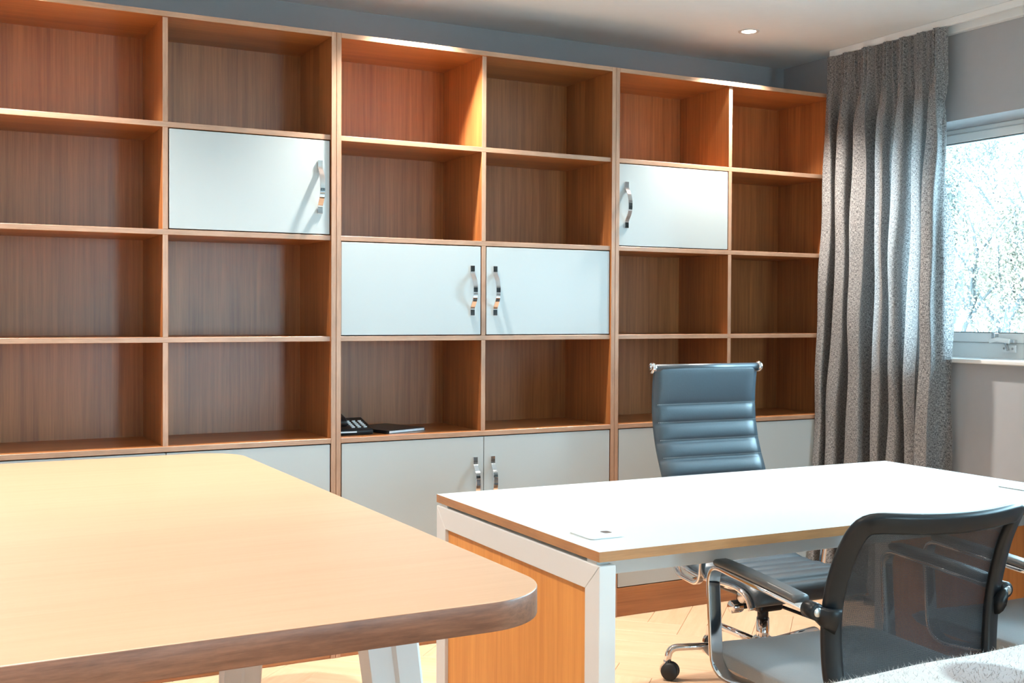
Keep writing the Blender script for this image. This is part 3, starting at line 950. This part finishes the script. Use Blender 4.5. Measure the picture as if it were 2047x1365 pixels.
# ------------------------------------------------------------------ mesh visitor chairs
def visitor_chair():
    root = empty('visitor_chair')
    # seat pad
    nu, nv = 18, 18
    SX, SY0, SY1 = 0.248, -0.225, 0.290
    b = MB()
    tops, bots = [], []
    for i in range(nu + 1):
        for j in range(nv + 1):
            u, v = 2 * i / nu - 1, 2 * j / nv - 1
            # squircle outline
            ku = u * math.sqrt(1 - 0.5 * (abs(v) ** 8) * 0.22)
            kv = v * math.sqrt(1 - 0.5 * (abs(u) ** 8) * 0.22)
            x, y = ku * SX, (SY0 + SY1) / 2 + kv * (SY1 - SY0) / 2
            rim = max(abs(u), abs(v))
            z = 0.444 - 0.012 * (1 - u * u) * 0.6 - 0.030 * max(0, v - 0.55) ** 2 / 0.2 * 0.6 - 0.012 * max(0, rim - 0.8) / 0.2
            tops.append((x, y, z))
            bots.append((x * 0.95, (y - 0.005) * 0.95 + 0.005, 0.386 + 0.006 * rim))
    k = nv + 1
    o2 = len(tops)
    fs = []
    for i in range(nu):
        for j in range(nv):
            q = i * k + j
            fs.append((q, q + 1, q + k + 1, q + k)); fs.append((o2 + q, o2 + q + k, o2 + q + k + 1, o2 + q + 1))
    ring = [i * k for i in range(nu + 1)] + [nu * k + j for j in range(1, k)] + [i * k + nv for i in range(nu - 1, -1, -1)] + [j for j in range(nv - 1, 0, -1)]
    for a, c in zip(ring, ring[1:] + ring[:1]):
        fs.append((a, c, o2 + c, o2 + a))
    b.add(tops + bots, fs, 0, True)
    b.build('seat', M['seat_fabric'], root, bevel=0.006, seg=3)
    MB().box(-0.15, 0.15, -0.13, 0.15, 0.366, 0.389).build('seat_plate', M['black_plastic'], root, bevel=0.006)
    # back: curved frame and mesh
    BP = [(-0.215, 0.430), (-0.208, 0.52), (-0.212, 0.62), (-0.232, 0.70), (-0.262, 0.775), (-0.306, 0.838)]
    bpth = catmull([(0, y, z) for y, z in BP], 5)
    def half(t):   # half width of the back by height
        return 0.222 + 0.012 * math.sin(math.pi * min(1, t * 1.1))
    def back_pt(u, t):
        q = t * (len(bpth) - 1)
        i = min(int(q), len(bpth) - 2)
        p = bpth[i].lerp(bpth[i+1], q - i)
        bow = 0.040 * (1 - u * u) * (0.45 + 0.55 * t)
        return Vector((u * half(t), p.y - bow, p.z - 0.010 * (1 - u * u) * t))
    loop = [back_pt(-1, t / 16) for t in range(0, 16)] + [back_pt(-0.97 + 1.94 * k / 14, 1.0) for k in range(0, 15)] + [back_pt(1, t / 16) for t in range(15, -1, -1)]
    loop += [back_pt(0.97 - 1.94 * k / 10, 0.0) for k in range(0, 11)]
    # even spacing, then softened corners
    cl = [Vector(p) for p in loop]
    seg_l = [(cl[(i+1) % len(cl)] - cl[i]).length for i in range(len(cl))]
    tot_l, NLP = sum(seg_l), 110
    loop, acc, i = [], 0.0, 0
    for k in range(NLP):
        want = tot_l * k / NLP
        while acc + seg_l[i] < want:
            acc += seg_l[i]; i += 1
        loop.append(cl[i].lerp(cl[(i+1) % len(cl)], (want - acc) / max(1e-9, seg_l[i])))
    for _ in range(7):
        loop = [(loop[i-1] + loop[i] * 2 + loop[(i+1) % NLP]) / 4 for i in range(NLP)]
    # frame: flat section wide across the back, swept round the loop
    fb = MB()
    n = len(loop)
    sec = round_sec(0.046, 0.020, 0.008, 2)
    kk = len(sec)
    vs = []
    cen = sum(loop, Vector()) / n
    for i, p in enumerate(loop):
        t = (loop[(i + 1) % n] - loop[i - 1]).normalized()
        inward = (cen - p)
        inward = (inward - t * inward.dot(t))
        # the section's broad side lies in the surface of the back
        u = p.x / 0.23
        nb = Vector((0.30 * -u, 1, 0.35)).normalized()
        side = t.cross(nb).normalized()
        if side.dot(inward) < 0: side = -side
        nb2 = side.cross(t).normalized()
        vs += [p + side * (a + 0.012) + nb2 * c for a, c in sec]
    fs = []
    for i in range(n):
        i2 = (i + 1) % n
        for j in range(kk):
            j2 = (j + 1) % kk
            fs.append((i*kk + j, i*kk + j2, i2*kk + j2, i2*kk + j))
    fb.add(vs, fs, 0, True)
    fb.build('back_frame', M['black_plastic'], root)
    mb = MB()
    gx, gt = 16, 16
    vs = [back_pt(-0.94 + 1.88 * i / gx, 0.015 + 0.97 * j / gt) + Vector((0, 0.004, 0)) for i in range(gx + 1) for j in range(gt + 1)]
    fs = [(i*(gt+1)+j, i*(gt+1)+j+1, (i+1)*(gt+1)+j+1, (i+1)*(gt+1)+j) for i in range(gx) for j in range(gt)]
    mb.add(vs, fs, 0, True)
    mo = mb.build('mesh_back', M['mesh'], root)
    uvl = mo.data.uv_layers.new(name='UVMap')
    for lp in mo.data.loops:
        c = mo.data.vertices[lp.vertex_index].co
        uvl.data[lp.index].uv = (c.x, c.z)
    # arms
    for sx in (-1, 1):
        X = sx * 0.262
        br = MB()
        br.sweep([(sx * 0.222, -0.238, 0.605), (sx * 0.245, -0.222, 0.612), (X, -0.200, 0.625)], [(0.026*math.cos(t*math.pi/6), 0.012*math.sin(t*math.pi/6)) for t in range(12)], up=(1, 0, 0), scales=[1.25, 0.95, 0.55])
        br.lathe([(0.016, -0.2215), (0.0185, -0.219), (0.0185, -0.186), (0.016, -0.183)], 20, (X, 0, 0.625), 'y')
        bo = br.build('arm_bracket', M['black_plastic'], root)
        MB().lathe([(0.009, -0.2245), (0.0105, -0.2235), (0.0105, -0.2217)], 16, (X, 0, 0.625), 'y').build('bolt', M['satin'], bo)
        pts = fillet([(X, -0.198, 0.625), (X, 0.185, 0.646), (X, 0.162, 0.376), (sx * 0.19, 0.06, 0.370), (sx * 0.10, 0.02, 0.370)], 0.055, 8)
        arm = MB().sweep(pts, round_sec(0.011, 0.036, 0.004), up=(1, 0, 0)).build('arm', M['chrome'], root)
        pad = [(X, -0.165, 0.640), (X, -0.10, 0.6455), (X, 0.04, 0.653), (X, 0.135, 0.656), (X, 0.150, 0.653)]
        MB().sweep(catmull(pad, 4), round_sec(0.040, 0.018, 0.0085), up=(0, 0, 1), scales=None).build('arm_pad', M['pad'], arm)
    # pedestal
    MB().lathe([(0.024, 0.05), (0.024, 0.368)], 20).build('column', M['chrome'], root)
    for i in range(4):
        a = math.radians(45 + 90 * i)
        c, s = math.cos(a), math.sin(a)
        lg = MB().sweep([(0.02*c, 0.02*s, 0.075), (0.16*c, 0.16*s, 0.055), (0.31*c, 0.31*s, 0.030)], round_sec(0.042, 0.026, 0.008), scales=[1.0, 0.9, 0.65]).build('base_leg', M['black_plastic'], root)
        MB().lathe([(0.016, 0.0), (0.016, 0.020)], 16, (0.30*c, 0.30*s, 0)).build('glide', M['rubber'], lg)
    return root
vc = visitor_chair()
vc.location = (0.595, -1.926, 0); vc.rotation_euler = (0, 0, math.radians(-5.7))
tag(vc, 'mesh-backed grey visitor chair nearest the table, back turned to the viewer', 'chair', 'mesh visitor chairs at the desk')
vc2 = copy_tree(vc)
vc2.location = (1.312, -1.940, 0); vc2.rotation_euler = (0, 0, math.radians(-5))
tag(vc2, 'grey visitor chair half out of view, farther along the desk towards the window', 'chair')

# ------------------------------------------------------------------ hide armchair in the foreground
ar = tag(empty('armchair', (-0.35, -2.95, 0)), 'cream cowhide armchair with a brown patch, its back rail at the bottom corner', 'armchair')
def soft_block(x0, x1, y0, y1, z0, z1, r, wob=0.0, nx=26, nk=7):
    """A block swept along x with a rounded section and a slight sag."""
    sec = round_sec(y1 - y0, z1 - z0, r, nk)
    cy, cz = (y0 + y1) / 2, (z0 + z1) / 2
    m = MB(); vs = []; kk = len(sec)
    xs = [x0 + (x1 - x0) * i / nx for i in range(nx + 1)]
    for i, x in enumerate(xs):
        e = min(i, nx - i)
        sc = (0.86, 0.95, 0.985, 1.0)[min(e, 3)]
        for a, c in sec:
            vs.append((x, cy + a * sc, cz + c * sc + wob * math.sin(x * 9.0) * (0.5 + 0.5 * math.sin(x * 23))))
    fs = [(i*kk + j, i*kk + (j+1) % kk, (i+1)*kk + (j+1) % kk, (i+1)*kk + j) for i in range(nx) for j in range(kk)]
    fs += [tuple(range(kk)), tuple(nx*kk + j for j in range(kk))]
    return m.add(vs, fs, 0, True)
soft_block(-0.36, 0.46, -0.125, 0.078, 0.30, 0.817, 0.062, 0.003).build('backrest', M['hide'], ar)
soft_block(-0.27, 0.37, -0.66, -0.13, 0.24, 0.43, 0.06).build('seat', M['hide'], ar)
for xa in (-0.36, 0.37):
    soft_block(xa, xa + 0.09, -0.66, -0.13, 0.14, 0.58, 0.04, nx=10).build('arm', M['hide'], ar)
for xa in (-0.32, 0.42):
    for ya in (-0.60, 0.02):
        MB().lathe([(0.012, 0.0), (0.018, 0.31)], 14, (xa, ya, 0)).build('leg', M['desk_oak_z'], ar)
hb = MB()
rnd = random.Random(3)
for k in range(6000):
    x = rnd.uniform(-0.15, 0.46)
    th = rnd.uniform(-0.2, math.pi * 0.9)
    yy, zz = math.cos(th), math.sin(th)
    if th < 0.0 or th > math.pi * 0.5:
        base = Vector((x, -0.065 + 0.062 * yy if th > math.pi*0.5 else 0.016 + 0.062 * yy, 0.755 + 0.062 * zz))
    else:
        base = Vector((x, 0.016 + 0.062 * yy, 0.755 + 0.062 * zz))
    if rnd.random() < 0.35:
        base = Vector((x, rnd.uniform(-0.06, 0.016), 0.817)); yy, zz = 0, 1
    base.z += 0.003 * math.sin(x * 9.0) * (0.5 + 0.5 * math.sin(x * 23)) - 0.001
    nrm = Vector((0, yy, zz))
    L = rnd.uniform(0.003, 0.009) * (2.0 if rnd.random() < 0.02 else 1)
    tip = base + (nrm * 0.55 + Vector((rnd.uniform(-.9, .9), rnd.uniform(-.6, .6), rnd.uniform(-.2, .2)))).normalized() * L
    w = Vector((rnd.uniform(-1, 1), rnd.uniform(-1, 1), 0)).normalized() * 0.00035
    hb.add([base - w, base + w, tip], [(0, 1, 2)])
tag(hb.build('hair', M['hide'], ar), kind='stuff')

# ------------------------------------------------------------------ curtain and its track
cu = tag(empty('curtain', (0, 0, 0)), 'long grey linen curtain with pinch pleats, drawn to the edge of the window', 'curtain')
rnd = random.Random(11)
ZT, ZB = 2.412, 0.025
NF = 7
widths = [rnd.uniform(0.55, 1.5) for _ in range(NF)]
tot = sum(widths)
cum = [0]
for w_ in widths: cum.append(cum[-1] + w_ / tot)
amps = [rnd.uniform(0.6, 1.25) for _ in range(NF)]
def fold_phase(s):
    for i in range(NF):
        if s <= cum[i+1] or i == NF - 1:
            t = (s - cum[i]) / (cum[i+1] - cum[i])
            return i, max(0, min(1, t))
NS, NZ = 420, 90
cvs, cuv = [], []
for iz in range(NZ + 1):
    f = iz / NZ
    z = ZT + (ZB - ZT) * (f ** 1.15)
    d = ZT - z                                  # distance below the heading
    head = max(0.0, min(1.0, (d - 0.09) / 0.26))
    head = head * head * (3 - 2 * head)
    for i_s in range(NS + 1):
        s = i_s / NS
        # folds wander a little on their way down
        sw = s + 0.012 * math.sin(2.1 * z + 7 * s) * head + 0.010 * math.sin(5.3 * z + 19 * s) * head
        sw += 0.055 * math.sin(math.pi * s) * (d / 2.4 - 0.35) * head
        sw = max(0, min(1, sw))
        i, t = fold_phase(sw)
        y = 0.015 - 0.675 * s
        # soft deep folds below
        wave = 2 * ((1 + math.cos(2 * math.pi * t)) / 2) ** 1.3 - 1
        soft = (0.046 + 0.016 * min(1, d / 1.2)) * amps[i] * wave
        soft += 0.008 * math.sin(2 * math.pi * (3 * t + 0.3 * i)) * (0.5 + 0.5 * math.sin(3.1 * z + i))
        lat = -0.022 * amps[i] * math.sin(2 * math.pi * 2 * t + 0.4) * min(1, d / 0.5)
        # pinch pleats in the heading: three narrow pinches per fold, flat between
        pin = 0.0
        for c in (0.10, 0.36, 0.5, 0.64, 0.88):
            pin += math.exp(-((t - c) / 0.045) ** 2)
        hd = -0.013 * pin + 0.012 * wave * amps[i] + 0.004 * math.sin(2 * math.pi * 5 * t + i) + 0.004
        x = 2.338 + soft * head + hd * (1 - head)
        # the foot of the curtain kicks out into the room beside the bookcase
        x -= 0.055 * max(0, 1 - s * 1.6) * max(0, (d - 1.0) / 1.4)
        x -= 0.004 * math.sin(14 * z + 9 * s) * head * (0.4 + 0.6 * math.sin(31 * s) ** 2)
        x = min(x, XW - 0.036)
        y += lat * head
        if x < 2.40: y = min(y, -0.006)
        cvs.append((x, y, z))
        cuv.append((s * 1.6, z))
fs = [(a*(NS+1)+c, a*(NS+1)+c+1, (a+1)*(NS+1)+c+1, (a+1)*(NS+1)+c) for a in range(NZ) for c in range(NS)]
me = bpy.data.meshes.new('drape')
me.from_pydata(cvs, [], fs)
me.materials.append(M['curtain'])
me.polygons.foreach_set('use_smooth', [True] * len(fs))
uvl = me.uv_layers.new(name='UVMap')
for lp in me.loops:
    uvl.data[lp.index].uv = cuv[lp.vertex_index]
dr = bpy.data.objects.new('drape', me); COL.objects.link(dr); dr.parent = cu
tr = tag(empty('curtain_track', (0, 0, 0)), 'white curtain track running along the ceiling above the window', 'curtain track')
MB().box(2.345, 2.360, -5.0, 0.0, ZC - 0.030, ZC - 0.0005).build('rail', M['upvc'], tr, bevel=0.002)
MB().box(2.398, XW - 0.001, -5.0, -0.40, ZC - 0.050, ZC - 0.003).build('fascia', M['upvc'], tr, bevel=0.002)

# ------------------------------------------------------------------ downlights
def downlight(x, y, label):
    d = tag(empty('downlight', (x, y, ZC)), label, 'downlight', 'recessed ceiling downlights')
    MB().lathe([(0.030, -0.001), (0.036, -0.004), (0.043, -0.003), (0.044, -0.0003), (0.030, -0.0003)], 32).build('bezel', M['white_steel'], d)
    MB().lathe([(0.030, -0.0022), (0.030, -0.0008)], 32).build('lens', M['lamp_lens'], d)
    ld = bpy.data.lights.new('downlight_beam', 'SPOT')
    ld.energy = SPOT_W_ROW if y > -0.5 else (SPOT_W_FAR if x < -1 else SPOT_W)
    ld.color = SPOT_COL
    ld.spot_size = math.radians(112)
    ld.spot_blend = 0.8
    ld.shadow_soft_size = 0.028
    lo = bpy.data.objects.new('downlight_beam', ld)
    COL.objects.link(lo)
    lo.parent = d
    lo.location = (0, 0, -0.035)
    return d
downlight(1.789, -0.107, 'lit downlight in the ceiling near the curtain, above the third bookcase')
downlight(0.30, -0.107, 'lit downlight out of frame above the middle bookcase')
downlight(-1.19, -0.107, 'lit downlight out of frame above the bookcase behind the table')
downlight(1.789, -1.70, 'lit downlight out of frame above the window end of the desk')
downlight(0.30, -1.70, 'lit downlight out of frame above the table end of the desk')
downlight(-1.19, -1.70, 'lit downlight out of frame above the middle of the table')
downlight(1.789, -3.30, 'lit downlight out of frame nearest the window, behind the visitor chairs')
downlight(0.30, -3.30, 'lit downlight out of frame above the armchair')
downlight(-1.19, -3.30, 'lit downlight out of frame above the near end of the table')

downlight(-2.68, -0.107, 'added unseen downlight in the far corner, beyond the table')  # extra column of unseen lamps, added to light the desk's left-facing end
downlight(-2.68, -1.70, 'added unseen downlight between the table and the blank wall')
downlight(-2.68, -3.30, 'added unseen downlight behind the viewer, nearest the blank wall')

# ------------------------------------------------------------------ outside
tag(MB().box(-60, 60, -60, 60, -3.2, -3.0).build('unseen_ground', M['pale_ground']), kind='structure')  # unseen ground, made pale to bounce daylight up to the ceiling

def tree(x, y, zb, h, spread, leaf, nleaf, seed, label, bare=False, lsize=0.05):
    rn = random.Random(seed)
    root = tag(empty('tree', (x, y, zb)), label, 'tree', 'trees outside the window')
    bm_ = MB()
    tips = []
    def branch(p, d, L, r, depth):
        q = p + d * L
        mid = p.lerp(q, 0.5) + Vector((rn.uniform(-1, 1), rn.uniform(-1, 1), rn.uniform(-.5, .5))) * L * 0.06
        bm_.tube([p, mid, q], r, 5, scales=[1.0, 0.85, 0.65], caps=False)
        if depth >= 2:
            tips.append((p, q))
        if depth == (5 if bare else 4):
            return
        for _ in range(3 if depth > 0 else 5):
            nd = (d + Vector((rn.uniform(-1, 1), rn.uniform(-1, 1), rn.uniform(-0.25, 0.6))) * spread).normalized()
            branch(p.lerp(q, rn.uniform(0.55, 1.0)), nd, L * rn.uniform(0.58, 0.80), r * 0.58, depth + 1)
    branch(Vector((0, 0, 0)), Vector((0, 0, 1)), h * 0.36, h * 0.018, 0)
    bm_.build('branches', M['bark'], root)
    lv = MB()
    for _ in range(nleaf):
        p, q = rn.choice(tips)
        c = p.lerp(q, rn.random()) + Vector((rn.gauss(0, 1), rn.gauss(0, 1), rn.gauss(0, 0.8))) * h * 0.028
        a = Vector((rn.gauss(0, 1), rn.gauss(0, 1), rn.gauss(0, 1))).normalized()
        e = a.orthogonal().normalized()
        g = a.cross(e)
        s = lsize * rn.uniform(0.5, 1.2)
        lv.add([c - e * s, c + g * s * 0.55 + a * s * 0.15, c + e * s, c - g * s * 0.55 + a * s * 0.15], [(0, 1, 2, 3)])
    tag(lv.build('foliage', leaf, root), kind='stuff')
    return root
tree(8.4, 4.5, -3.0, 5.4, 0.80, M['leaf_autumn'], 22000, 6, 'low pale shrubby tree just above the window sill', False, 0.022)
tree(14.4, 8.9, -3.0, 7.9, 0.72, M['leaf_autumn'], 40000, 2, 'pale autumn tree filling the middle of the window', False, 0.032)
tree(22.0, 16.4, -3.0, 10.6, 0.72, M['leaf_green'], 22000, 4, 'blue-green tree far off, at the curtain side of the window view', True, 0.050)
tree(13.6, 2.6, -3.0, 7.4, 0.66, M['leaf_autumn'], 24000, 5, 'autumn tree farther along, hidden by the edge of the view', False, 0.034)
